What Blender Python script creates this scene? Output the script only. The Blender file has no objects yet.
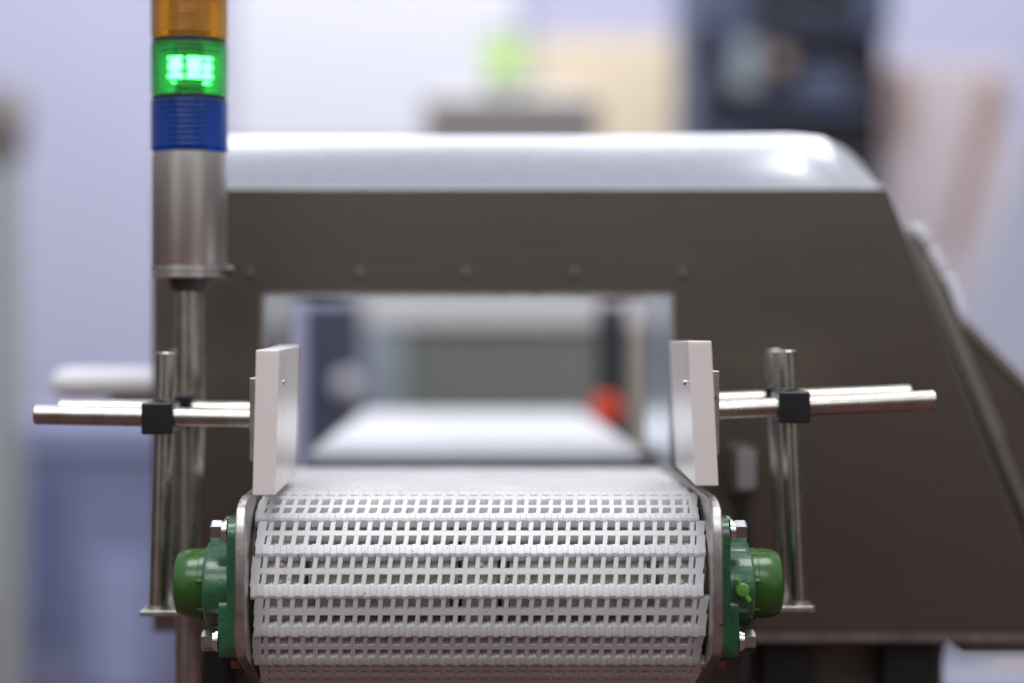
import bpy, bmesh, math, random
from mathutils import Vector, Matrix
random.seed(7)
C = bpy.context.scene.collection
ZC = 1.2; FP = 1800.0; VX, VY = 470.0, 335.0
R = math.radians
def at(px, py, Y):
    """real position of a feature seen at (px,py) and standing at distance Y"""
    return Vector(((px-VX)/FP*Y, Y, ZC+(VY-py)/FP*Y))
def X(px, Y): return (px-VX)/FP*Y
def Z(py, Y): return ZC+(VY-py)/FP*Y

# ------------------------------------------------------------ materials
MATS = {}
def mat(name, col, rough=.5, metal=0, noise=0, nscale=40, bump=0, bscale=200, stretch=(1,1,1),
        rvar=0, trans=0, coat=0, emit=None, estr=0, sss=0, ior=None, spots=None, aniso=0):
    m = bpy.data.materials.new(name); m.use_nodes = True
    nt = m.node_tree; b = nt.nodes['Principled BSDF']; L = nt.links.new
    b.inputs['Base Color'].default_value = (*col, 1)
    b.inputs['Roughness'].default_value = rough
    b.inputs['Metallic'].default_value = metal
    b.inputs['Transmission Weight'].default_value = trans
    b.inputs['Coat Weight'].default_value = coat
    b.inputs['Anisotropic'].default_value = aniso
    if ior: b.inputs['IOR'].default_value = ior
    if sss:
        b.inputs['Subsurface Weight'].default_value = sss
        b.inputs['Subsurface Scale'].default_value = .008
        b.inputs['Subsurface Radius'].default_value = (1, .9, .8)
    if emit:
        b.inputs['Emission Color'].default_value = (*emit, 1)
        b.inputs['Emission Strength'].default_value = estr
    tc = nt.nodes.new('ShaderNodeTexCoord'); mp = nt.nodes.new('ShaderNodeMapping')
    mp.inputs['Scale'].default_value = stretch
    L(tc.outputs['Object'], mp.inputs['Vector'])
    def nz(s, det=4):
        n = nt.nodes.new('ShaderNodeTexNoise'); n.inputs['Scale'].default_value = s
        n.inputs['Detail'].default_value = det; L(mp.outputs[0], n.inputs['Vector']); return n
    if noise:
        n = nz(nscale); cr = nt.nodes.new('ShaderNodeMapRange')
        cr.inputs[1].default_value = .3; cr.inputs[2].default_value = .7
        cr.inputs[3].default_value = 1-noise; cr.inputs[4].default_value = 1+noise*.6
        L(n.outputs[0], cr.inputs[0])
        mx = nt.nodes.new('ShaderNodeVectorMath'); mx.operation = 'SCALE'
        mx.inputs[0].default_value = col; L(cr.outputs[0], mx.inputs['Scale'])
        last = mx.outputs[0]
        if spots:
            n2 = nz(spots[1], 2); c2 = nt.nodes.new('ShaderNodeMapRange')
            c2.inputs[1].default_value = spots[2]; c2.inputs[2].default_value = spots[2]+.05
            L(n2.outputs[0], c2.inputs[0])
            m2 = nt.nodes.new('ShaderNodeMix'); m2.data_type = 'RGBA'
            L(c2.outputs[0], m2.inputs[0]); L(last, m2.inputs[6]); m2.inputs[7].default_value = (*spots[0], 1)
            last = m2.outputs[2]
        L(last, b.inputs['Base Color'])
    if rvar:
        n = nz(nscale*.7); cr = nt.nodes.new('ShaderNodeMapRange')
        cr.inputs[3].default_value = max(.02, rough-rvar); cr.inputs[4].default_value = rough+rvar
        L(n.outputs[0], cr.inputs[0]); L(cr.outputs[0], b.inputs['Roughness'])
    if bump:
        n = nz(bscale); bp = nt.nodes.new('ShaderNodeBump'); bp.inputs['Strength'].default_value = bump
        bp.inputs['Distance'].default_value = .001
        L(n.outputs[0], bp.inputs['Height']); L(bp.outputs[0], b.inputs['Normal'])
    MATS[name] = m; return m

M_belt = mat('white_belt_plastic', (.86,.86,.88), .42, noise=.09, nscale=22, sss=.0, spots=((.34,.27,.20), 300, .705))
def translucent(m, amount, col):
    nt = m.node_tree; out = nt.nodes['Material Output']; b = nt.nodes['Principled BSDF']
    tr = nt.nodes.new('ShaderNodeBsdfTranslucent'); tr.inputs[0].default_value = (*col, 1)
    mx = nt.nodes.new('ShaderNodeMixShader'); mx.inputs[0].default_value = amount
    nt.links.new(b.outputs[0], mx.inputs[1]); nt.links.new(tr.outputs[0], mx.inputs[2]); nt.links.new(mx.outputs[0], out.inputs[0])
translucent(M_belt, .30, (.93,.91,.86))
M_belt2 = mat('smooth_white_belt', (.86,.87,.89), .3, noise=.03, nscale=40)
M_plate_w = mat('white_guide_plastic', (.82,.76,.735), .22, noise=.03, nscale=25, bump=.03, bscale=120, sss=.15, spots=((.5,.44,.40), 160, .74))
M_sheet = mat('worn_steel_sheet', (.52,.50,.47), .38, 1, noise=.25, nscale=90, rvar=.1, bump=.15, bscale=400, spots=((.10,.05,.035), 130, .70))
M_inner = mat('dark_worn_steel', (.16,.145,.13), .5, 1, noise=.3, nscale=80, rvar=.1)
M_rod = mat('turned_steel_rod', (.50,.475,.43), .27, 1, noise=.18, nscale=60, rvar=.08, bump=.06, bscale=600, spots=((.25,.2,.16), 200, .74))
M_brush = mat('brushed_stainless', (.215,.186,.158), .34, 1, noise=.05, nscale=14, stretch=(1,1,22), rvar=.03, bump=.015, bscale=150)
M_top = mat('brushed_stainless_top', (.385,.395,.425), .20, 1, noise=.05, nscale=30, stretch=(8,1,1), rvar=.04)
M_liner = mat('polished_tunnel_liner', (.72,.76,.80), .22, 1, noise=.06, nscale=20)
M_bright = mat('plated_bolt_steel', (.78,.77,.76), .18, 1, noise=.1, nscale=200)
M_alu = mat('satin_aluminium', (.74,.72,.69), .34, 1, noise=.06, nscale=30, stretch=(12,12,1))
M_green = mat('green_casting_paint', (.026,.120,.052), .27, noise=.28, nscale=70, bump=.5, bscale=230, coat=.35, rvar=.06, spots=((.012,.045,.02), 120, .70))
M_greencap = mat('green_cap_plastic', (.026,.105,.012), .26, noise=.12, nscale=60, bump=.15, bscale=300, coat=.2)
M_nipple = mat('light_green_plastic', (.10,.30,.05), .4, noise=.1)
M_black = mat('black_clamp_plastic', (.012,.012,.014), .35, noise=.2, bump=.2, bscale=500)
M_rust = mat('brown_red_primer', (.16,.045,.025), .5, noise=.2)
M_olive = mat('grey_olive_drum', (.74,.73,.60), .55, noise=.22, nscale=120, bump=.2)
M_sprock = mat('beige_sprocket_plastic', (.86,.83,.75), .5, noise=.15, nscale=100)
M_dark = mat('dark_frame_steel', (.10,.085,.075), .5, .6, noise=.2, nscale=10)
M_legdark = mat('black_leg_steel', (.015,.014,.014), .5, .3, noise=.2)
M_boxface = mat('grey_switch_face', (.22,.19,.20), .4, noise=.05)
M_boxdark = mat('dark_switch_case', (.045,.04,.04), .45, noise=.1)
M_cable = mat('black_cable_rubber', (.02,.02,.02), .5, noise=.1)
M_red = mat('red_button_plastic', (.9,.08,.03), .35, noise=.05)
M_navy = mat('navy_paint', (.022,.028,.065), .5, noise=.15, nscale=8)
M_cab = mat('slate_cabinet', (.06,.07,.12), .4, noise=.2, nscale=5)
M_nearblack = mat('near_black_panel', (.012,.013,.020), .45, noise=.2, nscale=6)
M_midblue = mat('slate_blue_panel', (.11,.14,.25), .5, noise=.2, nscale=6)
M_pale = mat('pale_grey_panel', (.72,.73,.80), .5, noise=.05)
M_greygreen = mat('grey_green_panel', (.19,.205,.19), .5, noise=.06, nscale=4)
M_bluegrey = mat('blue_grey_panel', (.33,.39,.44), .45, noise=.06)
M_white = mat('white_lacquer', (.78,.79,.80), .4, noise=.04)
M_tan = mat('tan_board', (.80,.68,.50), .6, noise=.06, nscale=6)
M_pink = mat('pale_pink_board', (.82,.72,.74), .6, noise=.06, nscale=6)
M_brown = mat('brown_print', (.50,.36,.32), .6, noise=.1)
M_machgrey = mat('warm_grey_casing', (.27,.25,.24), .5, .3, noise=.08, nscale=8)
M_wall = mat('lavender_wall', (.50,.51,.68), .7, noise=.03, nscale=2)
M_counter = mat('blue_counter_front', (.24,.28,.46), .5, noise=.06, nscale=3)
M_ctop = mat('light_blue_counter_top', (.36,.42,.66), .5, noise=.05)
M_cdark = mat('dark_blue_counter_panel', (.15,.19,.36), .5, noise=.08)
M_floor = mat('carpet_red_brown', (.12,.050,.045), .9, noise=.15, nscale=60, bump=.3, bscale=300)
M_post = mat('grey_green_post', (.40,.44,.42), .5, noise=.06)
M_tabletop = mat('pale_blue_cloth', (.60,.64,.78), .7, noise=.06)
M_skin_tan = mat('tan_cardboard', (.45,.29,.18), .7, noise=.1)
M_amber = mat('amber_lens', (.92,.55,.06), .12, trans=.85, ior=1.4, noise=.1, nscale=60)
M_greenlens = mat('green_lens', (.16,.80,.26), .16, trans=.92, ior=1.3, noise=.05)
M_bluelens = mat('blue_lens', (.010,.14,.62), .12, trans=.72, ior=1.4, noise=.1, nscale=60)
M_led = mat('lit_led', (.3,1,.5), .5, emit=(.42,1,.58), estr=11)
M_ledbase = mat('led_board', (.02,.10,.04), .5, noise=.1)
M_bluecore = mat('pale_lamp_core', (.45,.55,.75), .4, noise=.2)
M_ambercore = mat('cream_lamp_core', (.8,.7,.5), .4, noise=.2)
M_farlens = mat('lime_lens', (.55,.85,.35), .3, noise=.1, emit=(.66,.80,.30), estr=.38)
M_farled = mat('lit_lime_lamp', (.5,.9,.3), .5, emit=(.62,.95,.30), estr=1.3)
M_fix = mat('dull_screw_steel', (.11,.10,.09), .6, .8, noise=.2)
M_sheet2 = mat('satin_trim_steel', (.36,.33,.30), .45, 1, noise=.06)
M_seal = mat('dark_seal_ring', (.03,.03,.035), .4, noise=.1)

# ------------------------------------------------------------ mesh helpers
def box(bm, x0, x1, y0, y1, z0, z1):
    vs = [bm.verts.new((x, y, z)) for x in (x0, x1) for y in (y0, y1) for z in (z0, z1)]
    for f in ((0,1,3,2),(4,6,7,5),(0,4,5,1),(2,3,7,6),(0,2,6,4),(1,5,7,3)):
        bm.faces.new([vs[i] for i in f])
def hexa(bm, p):     # 8 points: bottom ring 0-3, top ring 4-7
    vs = [bm.verts.new(q) for q in p]
    for f in ((3,2,1,0),(4,5,6,7),(0,1,5,4),(1,2,6,5),(2,3,7,6),(3,0,4,7)):
        bm.faces.new([vs[i] for i in f])
def frame_of(a):
    a = Vector(a).normalized()
    u = a.orthogonal().normalized() if abs(a.z) > .99 or abs(a.x) < .99 else Vector((0, 1, 0))
    if abs(a.x) > .99: u = Vector((0, 1, 0)); u = (u - a*u.dot(a)).normalized()
    return a, u, a.cross(u)
def lathe(bm, origin, axis, prof, n=32, phase=0, squash=None):
    """prof: list of (distance along axis, radius)"""
    o = Vector(origin); a, u, v = frame_of(axis); rings = []
    for d, r in prof:
        rings.append([bm.verts.new(o + a*d + (u*math.cos(t) + v*math.sin(t))*r)
                      for t in [phase + 2*math.pi*i/n for i in range(n)]])
    for A, B in zip(rings, rings[1:]):
        for i in range(n): bm.faces.new((A[i], A[(i+1) % n], B[(i+1) % n], B[i]))
    bm.faces.new(rings[0][::-1]); bm.faces.new(rings[-1])
def tube(bm, p0, p1, r, n=24, ch=.0006):
    p0, p1 = Vector(p0), Vector(p1); d = (p1-p0).length
    lathe(bm, p0, p1-p0, [(0, r-ch), (ch, r), (d-ch, r), (d, r-ch)], n)
def prism(bm, pts, axis, d0, d1):
    """outline pts in the plane across axis ('x': (y,z); 'y': (x,z); 'z': (x,y))"""
    def P(p, d): return {'x': (d, p[0], p[1]), 'y': (p[0], d, p[1]), 'z': (p[0], p[1], d)}[axis]
    A = [bm.verts.new(P(p, d0)) for p in pts]; B = [bm.verts.new(P(p, d1)) for p in pts]
    n = len(pts)
    for i in range(n): bm.faces.new((A[i], A[(i+1) % n], B[(i+1) % n], B[i]))
    bm.faces.new(A[::-1]); bm.faces.new(B)
def rrect(cx, cz, w, h, r, n=5):
    out = []
    for sx, sz, a0 in ((1,1,0),(-1,1,90),(-1,-1,180),(1,-1,270)):
        for i in range(n+1):
            a = R(a0+90*i/n); out.append((cx+sx*(w/2-r)+r*math.cos(a), cz+sz*(h/2-r)+r*math.sin(a)))
    return out
def obj(name, bm, m, parent=None, bevel=0, seg=2, smooth=True):
    bmesh.ops.recalc_face_normals(bm, faces=bm.faces)
    me = bpy.data.meshes.new(name); bm.to_mesh(me); bm.free()
    me.materials.append(m)
    if smooth:
        for p in me.polygons: p.use_smooth = True
        me.set_sharp_from_angle(angle=R(32))
    o = bpy.data.objects.new(name, me); C.objects.link(o)
    if parent:
        o.parent = parent; bpy.context.view_layer.update()
        o.matrix_parent_inverse = parent.matrix_world.inverted()
    if bevel:
        b = o.modifiers.new('bevel', 'BEVEL'); b.width = bevel; b.segments = seg
        b.limit_method = 'ANGLE'; b.angle_limit = R(35); b.harden_normals = True
    return o
def thing(name, label, cat, loc=(0,0,0), group=None):
    o = bpy.data.objects.new(name, None); C.objects.link(o); o.location = loc
    o['label'] = label; o['category'] = cat
    if group: o['group'] = group
    bpy.context.view_layer.update(); return o
def tag(o, label, cat, group=None):
    o['label'] = label; o['category'] = cat
    if group: o['group'] = group
    return o
def struct(name, bm, m):
    o = obj(name, bm, m); o['kind'] = 'structure'; return o
BM = bmesh.new

# ------------------------------------------------------------ setting
bm = BM(); box(bm, -9, 9, -7, 8.2, -.05, 0); struct('floor', bm, M_floor)
bm = BM(); box(bm, -6, 6, 8.0, 8.1, 0, 4.2); struct('wall', bm, M_wall)

# ------------------------------------------------------------ infeed conveyor
XC = .0058; YC = 1.262; ZA = ZC-.1745; RH = .0592; STEP = R(25.71)
conv = thing('conveyor', 'short conveyor with white plastic mesh belt and green end bearings in the foreground', 'conveyor', (XC, YC, 0))
def path(s):
    th = s/RH
    lo = R(-62)
    if th < lo:                       # slack return run sags away from the drum
        d = (lo-th)*RH; e = .062; f = min(d, e)
        y = YC-RH*math.cos(lo)-math.sin(lo)*f; z = ZA+RH*math.sin(lo)-math.cos(lo)*f
        return y+max(0, d-e), z
    if th <= math.pi/2: return YC-RH*math.cos(th), ZA+RH*math.sin(th)
    return YC+(th-math.pi/2)*RH, ZA+RH
P0 = RH*R(2.9); PITCH = RH*STEP
NCOL = 36; CW = .302/NCOL
def belt_rows(bm, k0, k1, pathf, xc=XC, ncol=NCOL, cw=CW, p0=P0, fine=True):
    W2 = ncol*cw/2
    for k in range(k0, k1):
        a = Vector(pathf(p0+k*PITCH)); b = Vector(pathf(p0+(k+1)*PITCH))
        u = (b-a); L = u.length; u /= L; n = Vector((-u.y, u.x))       # outward: left of travel
        def P(x, uu, w): q = a+u*uu+n*w; return (x, q.x, q.y)
        xo = xc + (.0011 if k % 2 else -.0011) + random.uniform(-.0003,.0003)
        def bar(x0, x1, u0, u1, w0=-.0042, w1=.0042, sk=0):
            hexa(bm, [P(x0,u0,w0),P(x1,u0,w0),P(x1+sk,u1,w0),P(x0+sk,u1,w0),
                      P(x0,u0,w1),P(x1,u0,w1),P(x1+sk,u1,w1),P(x0+sk,u1,w1)])
        # middle cross bar
        um = L/2
        bar(xo-W2, xo+W2, um-.0020, um+.0020, -.0030, .0038)
        for c in range(ncol+1):
            x = xo-W2+c*cw
            e = 0 if 0 < c < ncol else (.0026 if c == 0 else -.0026)
            w_ = .0015 if 0 < c < ncol else .0029
            j = random.uniform(-.00012,.00012)
            bar(x+e-w_-.0004+j, x+e+w_-.0004+j, .0030, um-.0016, -.0032, .0038, .0010)
            bar(x+e-w_+.0002+j, x+e+w_+.0002+j, um+.0016, L-.0030, -.0032, .0038, .0010)
        # knuckles round the hinge at a, interleaved from both rows
        nk = ncol*2
        for i in range(nk):
            x0 = xo-W2+i*cw/2+.00010; x1 = x0+cw/2-.00020
            off = .0003 if i % 2 else -.0003
            pts = []
            ns = 12 if fine else 8
            for q in range(ns):
                t = 2*math.pi*q/ns; pts.append((off+.0052*abs(math.cos(t))**.6*(1 if math.cos(t)>0 else -1), .0043*abs(math.sin(t))**.75*(1 if math.sin(t)>0 else -1)))
            A = [bm.verts.new(P(x0, uu, w)) for uu, w in pts]; B = [bm.verts.new(P(x1, uu, w)) for uu, w in pts]
            for q in range(ns): bm.faces.new((A[q], A[(q+1)%ns], B[(q+1)%ns], B[q]))
            bm.faces.new(A[::-1]); bm.faces.new(B)
        # hinge rod, and a small drive lug that pokes back from each cell edge
        r = .0022
        bar(xo-W2+.001, xo+W2-.001, -r, r, -r, r)
bm = BM(); belt_rows(bm, -12, 13, path); belt = obj('belt', bm, M_belt, conv)
bm = BM(); box(bm, XC-.149, XC+.149, 1.285, 1.55, ZC-.1275, ZC-.1215); obj('wear_bed', bm, M_white, conv)

# shaft, drums with slots, sprockets, under the belt
bm = BM(); tube(bm, (XC-.150, YC, ZA), (XC+.150, YC, ZA), .012); obj('shaft', bm, M_rod, conv)
def drum(x0, x1):
    bm = BM()
    for k in range(7):
        mid = 10.3+k*360/7
        t0, t1 = R(mid-22.4), R(mid+22.4)
        r = .0535; pts = []
        for t in (t0, (t0*2+t1)/3, (t0+2*t1)/3, t1): pts.append((YC-r*math.cos(t), ZA+r*math.sin(t)))
        for t in (t1, t0): pts.append((YC-.040*math.cos(t), ZA+.040*math.sin(t)))
        prism(bm, pts, 'x', x0, x1)
    lathe(bm, (x0+.001, YC, ZA), (1,0,0), [(0,.018),(x1-x0-.002,.018)], 24)
    return bm
SX = [(-.151+.15*CW, -.151+4*CW), (-.151+16.6*CW, -.151+19.6*CW), (-.151+32.4*CW, .151-.15*CW)]
for (a, b) in ((SX[0][1], SX[1][0]), (SX[1][1], SX[2][0])):
    obj('roller', drum(XC+a+.0075, XC+b-.0075), M_olive, conv)
    for xx in (a+.0022, b-.0062):
        bm = BM(); lathe(bm, (XC+xx, YC, ZA), (1,0,0), [(0,.046),(.004,.046)], 40)
        obj('roller_disc', bm, M_alu, conv)
for a, b in SX:
    bm = BM(); lathe(bm, (XC+a, YC, ZA), (1,0,0), [(0,.050),(.001,.0528),(b-a-.001,.0528),(b-a,.050)], 56)
    for k in range(28):
        th = R(2.9+6.4+k*360/28); c = (math.cos(th), math.sin(th)); m = (a+b)/2
        lathe(bm, (XC+m, YC-.049*c[0], ZA+.049*c[1]), (0,-c[0],c[1]), [(0,.0030),(.0062,.0026),(.0074,.0016)], 8)
    obj('sprocket', bm, M_sprock, conv)

# side plates
def plate_outline():
    return [(1.186, ZC-.1160),(1.190, ZC-.1130),(1.200, ZC-.1100),(1.215, ZC-.1085),(1.545, ZC-.1085),(1.545, ZC-.255),
            (1.300, ZC-.2560),(1.192, ZC-.2150),(1.1815, ZC-.2060),(1.1795, ZC-.2000),(1.1795, ZC-.1320),(1.1815, ZC-.1240)]
for s in (-1, 1):
    bm = BM(); x0, x1 = sorted((XC+s*.1534, XC+s*.1600))
    prism(bm, plate_outline(), 'x', x0, x1); sp = obj('side_plate', bm, M_sheet, conv, .0012)
    # dark edge strip that guides the belt inside the plate, spacer pins
    bm = BM(); x0, x1 = sorted((XC+s*.1533, XC+s*.1518))
    lathe(bm, (x0, YC, ZA), (1,0,0), [(0,.052),(x1-x0,.052)], 48)
    obj('end_disc', bm, M_inner, conv)
# cross ties between the plates, in the back
for y, z in ((1.42, ZC-.175), (1.36, ZC-.215)):
    bm = BM(); tube(bm, (XC-.1545, y, z), (XC+.1545, y, z), .009); obj('cross_tie', bm, M_sheet, conv)

# flange bearings
def hexbolt(parent, base, ax, head=.0065, hl=.0078):
    b = Vector(base); a = Vector(ax)
    bm = BM(); lathe(bm, b, a, [(0,.0086),(.0016,.0086)], 24); w1 = obj('washer', bm, M_bright, parent)
    w1.data.materials[0] = M_bright
    bm = BM(); lathe(bm, b+a*.0017, a, [(0,.0074),(.0018,.0074)], 24)
    lathe(bm, b+a*.0036, a, [(0,head*1.08),(.0003,head*1.155),(hl-.0012,head*1.155),(hl,head*.98)], 6, R(30))
    lathe(bm, b+a*.0034, a, [(-.0200,.0040),(.0004,.0040)], 12)
    obj('hex_bolt', bm, M_bright, parent)
for s in (-1, 1):
    ox = XC+s*.1602
    zc = ZA-.0010
    bm = BM()
    def xr(d0, d1): return sorted((ox+s*d0, ox+s*d1))
    a, b = xr(0, .0105); prism(bm, rrect(YC, zc+.0022, .088, .0965, .013, 7), 'x', a, b)
    a, b = xr(.0004, .0165); prism(bm, rrect(YC, zc-.0235, .084, .0435, .009, 7), 'x', a, b)
    n0 = len(bm.verts); bm.verts.ensure_lookup_table()
    lathe(bm, (ox, YC, zc+.002), (s,0,0), [(.001,.0302),(.0235,.0300),(.0268,.0296),(.0280,.0284),(.0283,.0262)], 56)
    bm.verts.ensure_lookup_table()
    for v in bm.verts[n0:]: v.co.y = YC+(v.co.y-YC)*1.40
    hs = obj('bearing_housing', bm, M_green, conv, .0022, 3)
    if s > 0: hs['label'] = 'green flange bearing with a grease nipple'
    bm = BM()
    lathe(bm, (ox+s*.0272, YC, zc+.0015), (s,0,0), [(0,.0235),(.0025,.0246),(.0060,.0248),(.0066,.0241),(.0125,.0244),(.0185,.0232),(.0222,.0215),(.0238,.0190),(.0243,.012),(.0244,.001)], 48)
    for k in range(7):    # small tabs round the neck of the cap
        t = R(15+51.4*k); c, q = math.cos(t), math.sin(t)
        lathe(bm, (ox+s*.0280, YC+.0238*c, zc+.0015+.0238*q), (s,0,0), [(0,.0019),(.0055,.0019),(.0062,.0012)], 10)
    obj('bearing_cap', bm, M_greencap, hs)
    for y, dz in ((-.036, .0418), (.036, .0370)):
        hexbolt(hs, (ox+s*.0106, YC+y, zc+dz), (s,0,0))
        hexbolt(hs, (ox+s*.0166, YC+y, zc-.0325), (s,0,0))
    if s > 0:
        px, pz = .2005-.006, zc-.001
        p = at(742.5, 590, 1.214)
        bm = BM(); lathe(bm, (p.x, 1.222, p.z), (0,-1,0), [(0,.0036),(.004,.0036),(.0045,.0046),(.0085,.0048),(.0098,.0040),(.0103,.001)], 20)
        for dx, dz, r0 in ((-.0042,.0078,.0016),(.0048,-.0080,.0019)):
            tube(bm, (p.x, 1.2140, p.z), (p.x+dx, 1.2140, p.z+dz), r0, 10)
        obj('grease_nipple', bm, M_nipple, hs)
    # rusty nut peeping out below the flange
    bm = BM(); lathe(bm, (ox+s*.003, YC-.028, zc-.0480), (s,0,0), [(0,.0055),(.006,.0055)], 6); obj('nut', bm, M_rust, conv)

# ------------------------------------------------------------ guide rails
def guide(side):
    Lf = side < 0
    lab = ('upright white plastic guide plate on steel rods at the left edge of the belt' if Lf
           else 'upright white plastic guide plate on steel rods at the right edge of the belt')
    yf, yr = 1.302, 1.360
    g = thing('side_guide', lab, 'guide rail', at(160 if Lf else 797, 612, yf), 'white guides either side of the belt')
    # plate: tilted slab
    y0, y1 = 1.18, 1.345
    if Lf: T = (256, 279.5, 350); B = (252.5, 275, 495.5)
    else:  T = (688, 711.5, 341); B = (695.5, 718.5, 486)
    toe = .0005*side
    a0, a1 = X(T[0], y0), X(T[1], y0); b0, b1 = X(B[0], y0), X(B[1], y0); zt, zb = Z(T[2], y0), Z(B[2], y0)
    bm = BM(); d = -.002 if Lf else .0060; dz = .002 if Lf else -.001
    hexa(bm, [(b0,y0,zb),(b1,y0,zb),(b1+d,y1,zb+.001),(b0+d,y1,zb+.001),(a0,y0,zt),(a1,y0,zt),(a1+d,y1,zt+dz),(a0+d,y1,zt+dz)])
    pl = obj('guide_plate', bm, M_plate_w, g, .0007)
    for (yy, py) in ((1.215, 384),):      # countersunk screws on the belt side
        zz = Z(py, y0); f = (zz-zb)/(zt-zb)
        xin = (b1+(a1-b1)*f) if Lf else (b0+(a0-b0)*f)
        bm = BM(); lathe(bm, (xin+side*.0012, yy, zz), (-side,0,0), [(0,.0020),(.0015,.0018)], 16); obj('screw', bm, M_sheet, pl)
    # steel mounting strip behind the plate
    if Lf: m0, m1, mt, mb = 249.5, 256.5, 378, 461
    else:  m0, m1, mt, mb = 711.5, 719.5, 371, 455
    ym = 1.25
    xa_, xb_ = (X(m0,ym), min(a0,b0)-.0002) if Lf else (max(a1,b1)+.0002, X(m1,ym))
    bm = BM(); box(bm, xa_, xb_, ym, 1.365, Z(mb,ym), Z(mt,ym)); obj('mounting_strip', bm, M_sheet, g, .0006)
    # rods, front and rear
    r = .0070
    if Lf: ends = [((35,414.5),(253.5,418.5),yf-.0142),((60,409),(263,411),yr-.0142)]
    else:  ends = [((714,410.5),(934.5,400),yf-.0142),((706,402),(910,394.5),yr-.0142)]
    for (p, q, yy) in ends:
        bm = BM(); tube(bm, at(*p, yy), at(*q, yy), r); obj('cross_rod', bm, M_rod, g)
    if Lf: posts = [((165.5,352.5),(158.5,612),yf),((178.5,350),(171,612),yr)]
    else:  posts = [((787.5,350.5),(798.5,607),yf),((774.5,349.5),(786,603),yr)]
    for (p, q, yy) in posts:
        bm = BM(); tube(bm, at(*q, yy), at(*p, yy), r); obj('post', bm, M_rod, g)
    # cross clamps: block gripping both rods
    cl = [((161,417.5),yf-.007),((180,409),yr-.006)] if Lf else [((790.5,406.5),yf-.007),((777,401),yr-.006)]
    for (p, yy) in cl:
        c = at(*p, yy); h = .0112
        bm = BM(); box(bm, c.x-h, c.x+h, c.y-.0175, c.y+.0170, c.z-h, c.z+h)
        lathe(bm, (c.x+(.0012 if Lf else -.0012), c.y+.007, c.z+h-.001), (0,0,1), [(0,.0084),(.0030,.0082)], 24)
        k = obj('clamp', bm, M_black, g, .0022, 3)
        bm = BM(); lathe(bm, (c.x+side*(h-.001), c.y+.002, c.z-.004), (side,0,0), [(0,.0028),(.0028,.0028)], 12)
        obj('screw', bm, M_black, k)
    # foot bar bolted to the conveyor side plate
    yb = 1.289
    if Lf: xa, xb, pt, pb = X(139.5, yb), XC-.1602, 611.0, 616.5
    else:  xa, xb, pt, pb = XC+.1602, X(815.5, yb), 606.5, 612.5
    bm = BM(); box(bm, xa, xb, yb, 1.375, Z(pb,yb), Z(pt,yb))
    obj('foot_bar', bm, M_sheet, g, .0008)
    for (p, q, yy) in posts:
        bm = BM(); c = at(*q, yy); lathe(bm, (c.x, c.y, Z(pt,yb)-.0002), (0,0,1), [(0,.0082),(.0025,.0078)], 20); obj('collar', bm, M_sheet, g)
    return g
guide(-1); guide(1)

# ------------------------------------------------------------ inspection machine
YF, YB = 1.50, 1.72
mach = thing('inspection_machine', 'large brushed steel inspection machine with rectangular tunnel and slanted right side', 'machine', (.08, 1.65, 0))
xl = X(152, YF); zt = Z(188.5, YF); zb = Z(632, YF)
tr = (X(888, YF), zt); br = (X(1059, YF), zb)
il, ir, it, ib = X(265, YF), X(670, YF), Z(296.5, YF), ZC-.150
def ring_panel(y, th):
    bm = BM()
    o = [(xl,zb),(br[0],zb),(tr[0],zt),(xl,zt)]; i = [(il,ib),(ir,ib),(ir,it),(il,it)]
    O = [[bm.verts.new((p[0], yy, p[1])) for p in o] for yy in (y, y+th)]
    I = [[bm.verts.new((p[0], yy, p[1])) for p in i] for yy in (y, y+th)]
    for k in range(4):
        j = (k+1) % 4
        for s in (0, 1): bm.faces.new((O[s][k], O[s][j], I[s][j], I[s][k]))
        bm.faces.new((O[0][k], O[0][j], O[1][j], O[1][k])); bm.faces.new((I[0][k], I[0][j], I[1][j], I[1][k]))
    return bm
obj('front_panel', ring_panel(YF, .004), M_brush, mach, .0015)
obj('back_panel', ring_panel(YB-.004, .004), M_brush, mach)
# hood: chamfer rising from the front edge, flat top, slanted right side
YH = 1.60
fr = [(xl, zt)] + [(X(p,YF), zt) for p in (600, 800, 835, 860, 878, 888)]
rr = [(X(152,YF), Z(137,YH))] + [(X(p,YH), Z(q,YH)) for p, q in ((590,136.5),(790,134.5),(822,138),(845,148),(862,163),(874,184))]
loopF = [(xl, YF, zb)] + [(p[0], YF-.0002, p[1]+.0004) for p in fr] + [(br[0], YF, zb)]
loopH = [(xl, YH, zb)] + [(p[0], YH, p[1]) for p in rr] + [(br[0], YH, zb)]
loopB = [(x, YB, z) for x, y, z in loopH]
bm = BM(); Ls = [[bm.verts.new(p) for p in l] for l in (loopF, loopH, loopB)]
for A, B in zip(Ls, Ls[1:]):
    for k in range(len(A)-1): bm.faces.new((A[k], A[k+1], B[k+1], B[k]))
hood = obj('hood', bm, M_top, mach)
sm = hood.modifiers.new('thick', 'SOLIDIFY'); sm.thickness = .0035; sm.offset = -1
bv = hood.modifiers.new('bevel', 'BEVEL'); bv.width = .006; bv.segments = 3; bv.limit_method = 'ANGLE'; bv.angle_limit = R(20)
# back closure above the front panel height
bm = BM(); prism(bm, [(p[0]*.995, p[1]-.003) for p in rr] + [(tr[0]-.01, zt-.004), (xl+.004, zt-.004)], 'y', YB-.006, YB-.003); obj('back_cap', bm, M_brush, mach)
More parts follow.
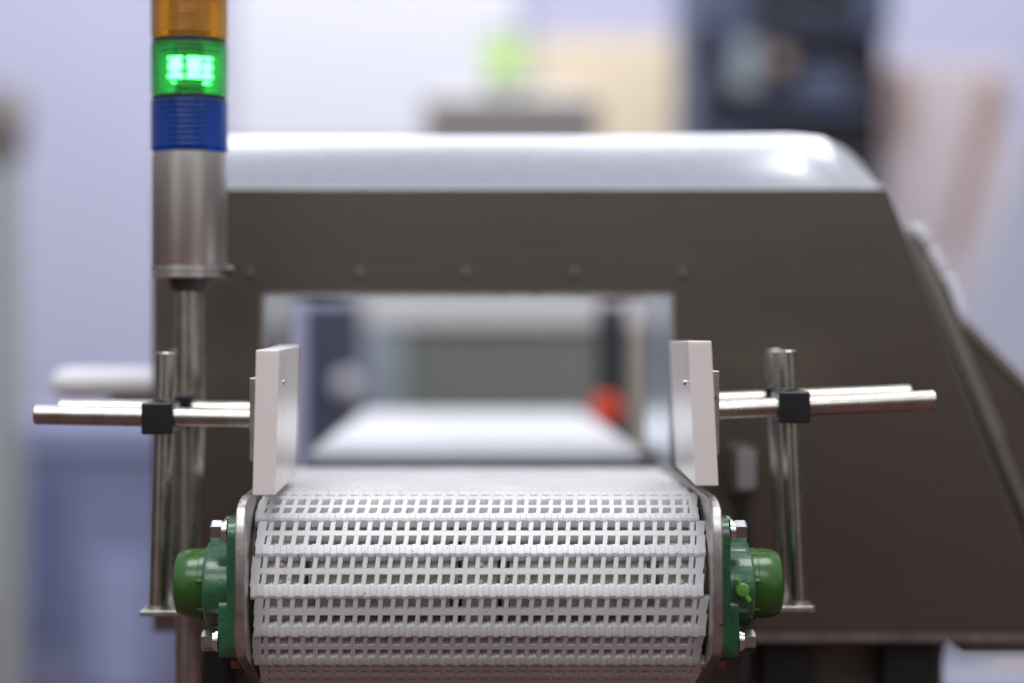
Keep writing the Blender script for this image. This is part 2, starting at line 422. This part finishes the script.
# tunnel liner
def wallbox(x0, x1, z0, z1):
    bm = BM(); box(bm, x0, x1, YF+.0045, YB-.0045, z0, z1); return bm
obj('tunnel_wall', wallbox(il-.004, il-.0003, ib-.004, it+.004), M_liner, mach)
obj('tunnel_wall', wallbox(ir+.0003, ir+.004, ib-.004, it+.004), M_liner, mach)
obj('tunnel_ceiling', wallbox(il, ir, it+.0003, it+.004), M_liner, mach)
obj('tunnel_floor', wallbox(il, ir, ib-.004, ib-.0003), M_inner, mach)
# rim around the opening
bm = BM()
for (x0,x1,z0,z1) in ((il-.003,ir+.003,it,it+.003),(il-.003,il,ib,it),(ir,ir+.003,ib,it)): box(bm, x0, x1, YF-.002, YF+.002, z0, z1)
obj('tunnel_rim', bm, M_sheet, mach)
for px in (250, 360, 467, 575, 683):
    c = at(px, 274, YF); bm = BM(); lathe(bm, (c.x, YF+.001, c.z), (0,-1,0), [(0,.0048),(.0014,.0046),(.0022,.0034),(.0024,.001)], 20)
    obj('screw', bm, M_fix, mach)
# side cover and its trim on the slanted side
YS = 1.60
sc_out = [(X(p,YS), Z(q,YS)) for p, q in ((898,227),(918,227),(940,272),(962,318),(1075,428),(1075,655),(960,655))]
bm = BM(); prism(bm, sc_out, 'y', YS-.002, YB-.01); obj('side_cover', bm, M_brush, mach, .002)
def strip(p, q, w, y0, y1, m, name, h=0):
    a, b = at(*p, y0), at(*q, y0); d = (b-a).normalized(); n = Vector((-d.z, 0, d.x))*w/2
    bm = BM(); prism(bm, [(a.x+n.x,a.z+n.z),(b.x+n.x,b.z+n.z),(b.x-n.x,b.z-n.z),(a.x-n.x,a.z-n.z)], 'y', y0, y1)
    return obj(name, bm, m, mach, .001)
strip((910,232),(1042,545), .007, YS-.012, YS-.003, M_sheet2, 'side_trim')
strip((925,262),(1000,440), .010, YS-.006, YS-.003, M_sheet2, 'inner_trim')
strip((964,322),(1070,430), .007, YS-.006, YS-.003, M_sheet2, 'edge_highlight')  # pale strip painting a highlight along the right silhouette
for (p, q) in (((918,226),(928,240)),((934,250),(944,268)),((950,276),(964,314))):
    strip(p, q, .0085, YS-.004, YS+.03, M_pale, 'latch')
# base below the body, leg
bm = BM(); box(bm, X(178,1.56), X(944,1.56), 1.56, YB-.02, .10, zb-.0005); obj('base_cabinet', bm, M_dark, mach, .003)
for px in (205, 786, 905):
    bm = BM(); c = X(px, 1.545)
    box(bm, c-.022, c+.022, 1.530, 1.558, .02, zb-.001); box(bm, c-.03, c+.03, 1.525, 1.565, .0, .02)
    obj('leg', bm, M_legdark, mach, .002)
for px in (260, 880):
    bm = BM(); c = X(px, 1.7); box(bm, c-.02, c+.02, 1.64, 1.69, 0, .10); obj('foot', bm, M_legdark, mach)
# bottom rail
bm = BM(); box(bm, X(700,1.51), X(1059,1.51), YF+.006, YF+.03, zb-.009, zb-.001); obj('bottom_rail', bm, M_sheet, mach, .001)
# white rounded side bar sticking out on the left
bm = BM(); c0 = at(70, 383, 1.70); lathe(bm, c0, (1,0,0), [(-.018,.004),(-.015,.009),(-.008,.013),(.0,.0145),(X(160,1.70)-c0.x,.0145)], 24)
obj('side_bar', bm, M_white, mach)
bm = BM(); box(bm, X(112,1.70), X(160,1.70), 1.69, 1.71, Z(404,1.70), Z(397,1.70)); obj('side_bar_bracket', bm, M_boxdark, mach)
# switch box with its cable
c = at(743, 470, 1.485)
sw = thing('switch_box', 'small dark rounded switch box with grey face behind the right guide rods', 'switch box', (c.x, 1.485, c.z))
bm = BM(); prism(bm, rrect(c.x-.0005, c.z, .0225, .041, .005), 'y', 1.478, 1.4995); cs = obj('case', bm, M_boxdark, sw, .0012)
bm = BM(); prism(bm, rrect(c.x+.0018, c.z+.001, .0155, .033, .003), 'y', 1.4750, 1.4785); obj('face', bm, M_boxface, sw, .0008)
bm = BM(); lathe(bm, (c.x+.001, 1.489, c.z-.0205), (0,0,-1), [(0,.006),(.006,.006),(.012,.0040)], 16); obj('cable_gland', bm, M_boxdark, sw)
bm = BM(); pts = [Vector((c.x+.001+.006*math.sin(k*.5), 1.489-.002*math.sin(k), c.z-.030-.022*k)) for k in range(9)]
for p, q in zip(pts, pts[1:]): tube(bm, p, q, .0032, 12, .0002)
obj('cable', bm, M_cable, sw)

# ------------------------------------------------------------ signal tower
def signal_tower(px, Y, label, colours, y0=153, r=.0282, h=.0425, group='stack lights'):
    """y0: image row of the joint between lenses and housing"""
    cx = X(px, Y); zj = Z(y0, Y)
    t = thing('signal_tower', label, 'signal light', (cx, Y, 0), group)
    def L(z0, prof, m, name, n=48, par=t):
        bm = BM(); lathe(bm, (cx, Y, z0), (0,0,1), prof, n); return obj(name, bm, m, par)
    zz = zj
    for kind in colours:
        m, nm = {'blue': (M_bluelens,'blue_lens'), 'green': (M_greenlens if Y < 3 else M_farlens,'green_lens'), 'amber': (M_amber,'amber_lens')}[kind]
        prof = [(.0000, r*.97)]
        nr = 9                                          # horizontal ribs
        for i in range(nr):
            z = .002+(h-.006)*i/nr; d = (h-.006)/nr
            prof += [(z, r*.985), (z+d*.35, r*1.012), (z+d*.65, r*1.012)]
        prof += [(h-.004, r*.985)]
        prof2 = prof + [(h-.0039, r*.86), (.0003, r*.86)]
        # hollow lens: closed ring section turned about the axis
        bm = BM(); n = 72; rings = []
        for d, rad in prof2:
            rings.append([bm.verts.new((cx+rad*math.cos(2*math.pi*i/n)*(1+.018*(i%2)), Y+rad*math.sin(2*math.pi*i/n)*(1+.018*(i%2)), zz+d)) for i in range(n)])
        for A, B in zip(rings, rings[1:]+rings[:1]):
            for i in range(n): bm.faces.new((A[i], A[(i+1)%n], B[(i+1)%n], B[i]))
        lens = obj(nm, bm, m, t)
        L(zz+h-.0042, [(0, r*.99), (.0005, r*1.0), (.0036, r*1.0), (.0041, r*.985)], M_seal if kind != 'amber' else M_amber, 'seal_ring')
        if kind == 'green':
            L(zz+.0005, [(0, r*.40), (h-.005, r*.40)], M_ledbase, 'led_core', 12, lens)
            for adeg in (-137, -119, -77, -58, -15, 40, 90, 140):
                a = R(adeg) ; rr_ = r*.62
                for zl in (.0155, .0245):
                    bm = BM(); ux, uy = math.cos(a), math.sin(a)
                    p = (cx+ux*r*.42, Y+uy*r*.42, zz+zl); lathe(bm, p, (ux,uy,0), [(0,.0034),(.005,.0032),(.006,.002)], 8)
                    o = obj('led', bm, M_led if Y < 3 else M_farled, lens)
        else:
            L(zz+.0005, [(h*.86*i/12, r*(.62 if i % 2 else .42)) for i in range(13)], M_bluecore if kind == 'blue' else M_ambercore, 'lamp_core', 24, lens)
        zz += h
    L(zz, [(0, r), (.003, r*1.0), (.006, r*.9), (.0065, r*.3)], M_seal, 'top_cap')
    hh = (265-153)/FP*1.36
    L(zj-hh, [(0, r), (.0004, r*1.005), (hh-.0032, r*1.0), (hh-.003, r*.965), (hh-.0004, r*.965)], M_alu, 'housing')
    L(zj-hh-.0105, [(0, r*.93), (.001, r*1.02), (.0035, r*1.02), (.0040, r*.95), (.0050, r*.95), (.0055, r*1.03), (.0098, r*1.03), (.0102, r*.97)], M_alu, 'collar')
    bm = BM(); lathe(bm, (cx+r*.9, Y-.004, zj-hh-.0045), (1,0,0), [(0,.0045),(.006,.0045),(.009,.003)], 14); obj('clamp_screw', bm, M_fix, t)
    L(zj-hh-.020, [(0, .0125), (.004, .0150), (.0095, .0160)], M_boxdark, 'pole_socket')
    zfoot = .0 if Y < 3 else ZC+.13
    pr = .0108 if Y < 3 else .012
    L(zfoot, [(0, pr), (zj-hh-.019-zfoot, pr)], M_rod, 'pole', 28)
    if Y < 3:
        L(0, [(0, .06), (.006, .06), (.010, .02), (.05,.018)], M_alu, 'base_flange')
    return t
signal_tower(189.5, 1.36, 'tall signal tower with amber, lit green and blue lenses left of the machine', ('blue','green','amber'))
signal_tower(505, 5.0, 'small far signal tower with lit green lens above the grey machine in the background', ('green',), y0=80, r=.062, h=.115)

# ------------------------------------------------------------ outfeed conveyor behind the tunnel
outc = thing('conveyor', 'second white belt conveyor seen through the tunnel of the steel machine', 'conveyor', (.006, 2.1, 0))
bm = BM(); pr = []
for k in range(13): t = R(90+15*k); pr.append((1.690+.017*math.cos(t), ZC-.1245+.017*math.sin(t)))
for k in range(13): t = R(-90+15*k); pr.append((2.55+.017*math.cos(t), ZC-.1245+.017*math.sin(t)))
prism(bm, pr, 'x', XC-.151, XC+.151); obj('belt', bm, M_belt2, outc)
for s in (-1, 1):
    bm = BM(); a, b = sorted((XC+s*.1545, XC+s*.160)); box(bm, a, b, 1.73, 2.5, ZC-.20, ZC-.112); obj('side_plate', bm, M_sheet, outc)
for yy in (1.95, 2.4):
    for s in (-1, 1):
        bm = BM(); box(bm, XC+s*.14-.015, XC+s*.14+.015, yy-.015, yy+.015, 0, ZC-.146); obj('leg', bm, M_dark, outc)
bm = BM(); box(bm, XC-.153, XC+.153, 1.588, 1.660, ZC-.130, ZC-.1125); obj('dark_gap_bar', bm, M_cab, outc, .003)  # added bar whose dark colour paints the shade of the gap between belts
# post with red button
cp = thing('control_post', 'dark upright post with a round red stop button seen through the tunnel', 'control post', (X(613,2.65), 2.65, 0))
bm = BM(); box(bm, X(600,2.65), X(627,2.65), 2.67, 2.72, 0, Z(303,2.65)); obj('post', bm, M_nearblack, cp, .002)
c = at(606, 409, 2.65); bm = BM(); lathe(bm, (c.x, 2.672, c.z), (0,-1,0), [(0,.010),(.012,.010),(.013,.020),(.022,.021),(.027,.017),(.029,.006)], 28); obj('stop_button', bm, M_red, cp)
# dark blue cabinet with a pale knob and a blue grey post on the left side of the view through the tunnel
cb = thing('control_cabinet', 'narrow dark blue cabinet with a pale round fitting seen through the left of the tunnel', 'cabinet', (X(335,3.3), 3.3, 0))
bm = BM(); box(bm, X(300,3.3), X(358,3.3), 3.3, 3.5, 0, Z(301,3.3)); obj('body', bm, M_cab, cb, .004)
c = at(346, 384, 3.26); bm = BM(); lathe(bm, (c.x, 3.30, c.z), (0,-1,0), [(0,.018),(.015,.022),(.03,.020),(.036,.008)], 24); obj('fitting', bm, M_pale, cb)
fm = thing('processing_cabinet', 'grey green cabinet with white top rail centred in the view through the tunnel', 'cabinet', (X(500,3.7), 3.7, 0))
bm = BM(); box(bm, X(408,3.7), X(640,3.7), 3.7, 3.9, 0, Z(326,3.7)); obj('door', bm, M_greygreen, fm, .004)
bm = BM(); box(bm, X(365,3.7), X(650,3.7), 3.68, 3.9, Z(325.5,3.7), Z(292,3.7)); obj('top_rail', bm, M_white, fm, .004)
bm = BM(); box(bm, X(368,3.7), X(407,3.7), 3.69, 3.9, 0, Z(326,3.7)); obj('side_post', bm, M_bluegrey, fm, .004)

# ------------------------------------------------------------ far background
def slab(name, px0, px1, py0, py1, Y, d, m, label=None, cat=None, parent=None, tofloor=False, bev=.01, group=None):
    bm = BM(); box(bm, X(px0,Y), X(px1,Y), Y, Y+d, 0 if tofloor else Z(py1,Y), Z(py0,Y))
    o = obj(name, bm, m, parent, bev)
    if label: tag(o, label, cat, group)
    return o
t = thing('packaging_machine', 'distant warm grey machine casing rising above the hood of the steel machine', 'machine', (X(512,5.0), 5.0, 0))
slab('casing', 424, 600, 99, 0, 4.9, .8, M_machgrey, parent=t, tofloor=True)
slab('top_cover', 440, 588, 92, 99, 4.92, .7, M_alu, parent=t)
slab('notice_board', 534, 682, 36, 0, 6.6, .06, M_tan, 'tan upright board behind the distant grey machine', 'board', tofloor=True)
t = thing('equipment_rack', 'tall dark navy and black equipment rack in the blurred background right of centre', 'rack', (X(785,5.5), 5.5, 0))
slab('side_bay', 692, 756, -60, 0, 5.55, .5, M_midblue, parent=t, tofloor=True)
slab('main_bay', 757, 884, -60, 0, 5.5, .6, M_nearblack, parent=t, tofloor=True)
slab('shelf_unit', 694, 728, 20, 60, 5.46, .08, M_navy, parent=t)
slab('shelf_unit', 700, 748, 88, 110, 5.46, .08, M_nearblack, parent=t)
slab('screen', 775, 862, 10, 44, 5.44, .05, M_navy, parent=t)
slab('screen', 800, 850, 70, 98, 5.44, .05, M_midblue, parent=t)
slab('cable_box', 733, 760, 40, 92, 5.40, .1, M_bluegrey, parent=t)
slab('shelf', 745, 885, 104, 112, 5.42, .1, M_midblue, parent=t)
slab('side_panel', 862, 892, -60, 30, 5.42, .06, M_midblue, parent=t)
slab('drawer', 770, 790, 50, 70, 5.44, .05, M_brown, parent=t)
t = thing('display_board', 'pale pink board with brown printed shapes at the right of the background', 'board', (X(945,6.0), 6.0, 0))
slab('panel', 876, 1010, 62, 0, 6.0, .05, M_pink, parent=t, tofloor=True)
def poly(name, pts, Y, d, m, parent):
    bm = BM(); prism(bm, [(X(a,Y), Z(b,Y)) for a, b in pts], 'y', Y, Y+d); return obj(name, bm, m, parent)
poly('print', [(884,72),(905,62),(915,110),(900,150),(890,140)], 5.985, .014, M_brown, t)
poly('print', [(985,70),(1010,90),(985,160),(960,245),(948,240),(965,170)], 5.985, .014, M_brown, t)
t = thing('white_banner', 'pale white leaning banner panel at the far right of the background', 'banner', (X(1015,5.2), 5.2, 0))
poly('panel', [(1035,120),(1120,120),(1120,700),(930,700),(960,330)], 5.2, .05, M_tabletop, t)
poly('stand', [(1000,700),(1030,700),(1030,744),(1000,744)], 5.2, .10, M_alu, t)
# left
t = thing('column', 'slim pale grey green post at the far left with a dark lamp head on top', 'post', (X(8,5.4), 5.4, 0))
bm = BM(); lathe(bm, (X(4,5.4), 5.4, 0), (0,0,1), [(0,.050),(Z(165,5.4),.050)], 24); obj('pole', bm, M_post, t)
bm = BM(); lathe(bm, (X(2,5.4), 5.4, Z(168,5.4)), (0,0,1), [(0,.04),(.05,.07),(.18,.08),(.24,.05)], 24); obj('lamp_head', bm, M_machgrey, t)
t = thing('exhibition_counter', 'blue exhibition counter low in the left background', 'counter', (X(100,6.05), 6.3, 0))
slab('counter_top', 14, 194, 418, 448, 6.02, .56, M_ctop, parent=t)
slab('front', 22, 190, 447.5, 0, 6.05, .5, M_counter, parent=t, tofloor=True)
slab('front_panel', 92, 150, 560, 700, 6.02, .028, M_ctop, parent=t)
slab('front_panel', 30, 62, 470, 640, 6.02, .028, M_cdark, parent=t)
slab('partition_wall', 232, 520, -80, 150, 7.9, .06, M_pale, 'wide pale panel on the back wall left of the tan board', 'wall')
# bottom right
t = thing('table', 'low table under a pale blue cloth at the bottom right beyond the machine', 'table', (X(1000,3.7), 3.7, 0))
slab('tablecloth', 946, 1120, 664, 0, 3.7, .6, M_tabletop, parent=t, tofloor=True)
slab('storage_box', 950, 986, 634, 663.8, 3.75, .15, M_navy, 'dark navy box on the pale blue table at the bottom right', 'box')
slab('carton', 992, 1050, 630, 663.8, 3.75, .2, M_skin_tan, 'tan carton on the pale blue table at the bottom right', 'carton')

# ------------------------------------------------------------ lamps
def area(name, loc, target, sx, sy, power, col=(1,1,1)):
    l = bpy.data.lights.new(name, 'AREA'); l.shape = 'RECTANGLE'; l.size = sx; l.size_y = sy; l.energy = power; l.color = col
    o = bpy.data.objects.new(name, l); C.objects.link(o); o.location = loc
    o.rotation_euler = (Vector(target)-Vector(loc)).to_track_quat('-Z', 'Y').to_euler(); return o
area('ceiling_and_fill_lamp', (0.1, .95, 3.4), (0, 1.35, 1.1), 2.4, .9, 56, (.97,.97,1))
area('ceiling_and_fill_lamp', (0.2, 3.6, 3.6), (0.1, 2.6, 1.2), 5.0, 3.0, 19, (.93,.95,1))
area('ceiling_and_fill_lamp', (-.3, -1.6, 3.5), (0, 1.3, 1.0), 3.0, 1.0, 36, (.98,.98,1))  # frontal fill added above the camera to whiten the belt face
area('ceiling_and_fill_lamp', (0, 4.3, 3.7), (0, 2.6, 1.0), 3.0, .8, 34, (.94,.96,1))  # fill added to brighten the second belt beyond the tunnel
area('ceiling_and_fill_lamp', (0, 5.6, 4.0), (0, 7.6, 1.4), 7, 1.2, 150, (.95,.96,1))  # wash light added to brighten the back wall
l = bpy.data.lights.new('spot_lamp', 'POINT'); l.energy = 2.6; l.shadow_soft_size = .05
o = bpy.data.objects.new('spot_lamp', l); C.objects.link(o); o.location = (.76, 2.80, ZC+2.05)

# surrounding hall light
w = bpy.data.worlds.new('World'); bpy.context.scene.world = w; w.use_nodes = True
nt = w.node_tree; bg = nt.nodes['Background']; L = nt.links.new
tc = nt.nodes.new('ShaderNodeTexCoord'); sx = nt.nodes.new('ShaderNodeSeparateXYZ'); L(tc.outputs['Generated'], sx.inputs[0])
cr = nt.nodes.new('ShaderNodeValToRGB'); mr = nt.nodes.new('ShaderNodeMapRange')
mr.inputs[1].default_value = -1; mr.inputs[2].default_value = 1; L(sx.outputs['Z'], mr.inputs[0]); L(mr.outputs[0], cr.inputs[0])
e = cr.color_ramp.elements
e[0].position = .0; e[0].color = (.05,.026,.022,1)
e[1].position = 1.0; e[1].color = (.78,.82,.98,1)
for p, c in ((.45,(.042,.024,.022,1)),(.50,(.11,.10,.09,1)),(.55,(.20,.19,.18,1)),(.63,(.62,.62,.66,1)),(.74,(.92,.93,1.0,1))):
    q = e.new(p); q.color = c
# bright lobes added to the world to put light streaks on the metal
def M(op, a, b):
    n = nt.nodes.new('ShaderNodeMath'); n.operation = op
    for i, v in enumerate((a, b)):
        if hasattr(v, 'links'): L(v, n.inputs[i])
        elif v is not None: n.inputs[i].default_value = v
    return n.outputs[0]
def ramp(v, a, b, c, d):
    n = nt.nodes.new('ShaderNodeMapRange'); n.interpolation_type = 'SMOOTHSTEP'; L(v, n.inputs[0])
    for i, q in enumerate((a, b, c, d)): n.inputs[i+1].default_value = q
    return n.outputs[0]
ax = M('ABSOLUTE', sx.outputs['X'], None)
lobe = M('MULTIPLY', ramp(ax, .30, .45, 0, 1), ramp(ax, .62, .80, 1, 0))
lobe = M('MULTIPLY', lobe, ramp(sx.outputs['Y'], -.2, -.05, 1, 0))
lobe = M('MULTIPLY', lobe, ramp(M('ABSOLUTE', sx.outputs['Z'], None), .25, .5, 1, 0))
mxw = nt.nodes.new('ShaderNodeMix'); mxw.data_type = 'RGBA'; L(lobe, mxw.inputs[0]); L(cr.outputs[0], mxw.inputs[6])
mxw.inputs[7].default_value = (.62,.60,.58,1)
L(mxw.outputs[2], bg.inputs[0]); bg.inputs[1].default_value = .72

# ------------------------------------------------------------ camera
cam = bpy.data.cameras.new('camera'); co = bpy.data.objects.new('camera', cam); C.objects.link(co)
co.location = (0, 0, ZC); co.rotation_euler = (R(90), 0, 0)
cam.sensor_width = 36; cam.lens = FP/1024*36
cam.shift_x = (512-VX)/1024; cam.shift_y = -(341.5-VY)/1024
cam.clip_start = .05; cam.clip_end = 100
cam.dof.use_dof = True; cam.dof.focus_distance = 1.220; cam.dof.aperture_fstop = cam.lens/41.0
cam.dof.aperture_blades = 0
S = bpy.context.scene; S.camera = co
S.view_settings.view_transform = 'Standard'; S.view_settings.look = 'None'; S.view_settings.exposure = 0; S.view_settings.gamma = 1
S.render.engine = 'CYCLES'; S.cycles.use_denoising = True; S.cycles.max_bounces = 10; S.cycles.transmission_bounces = 8
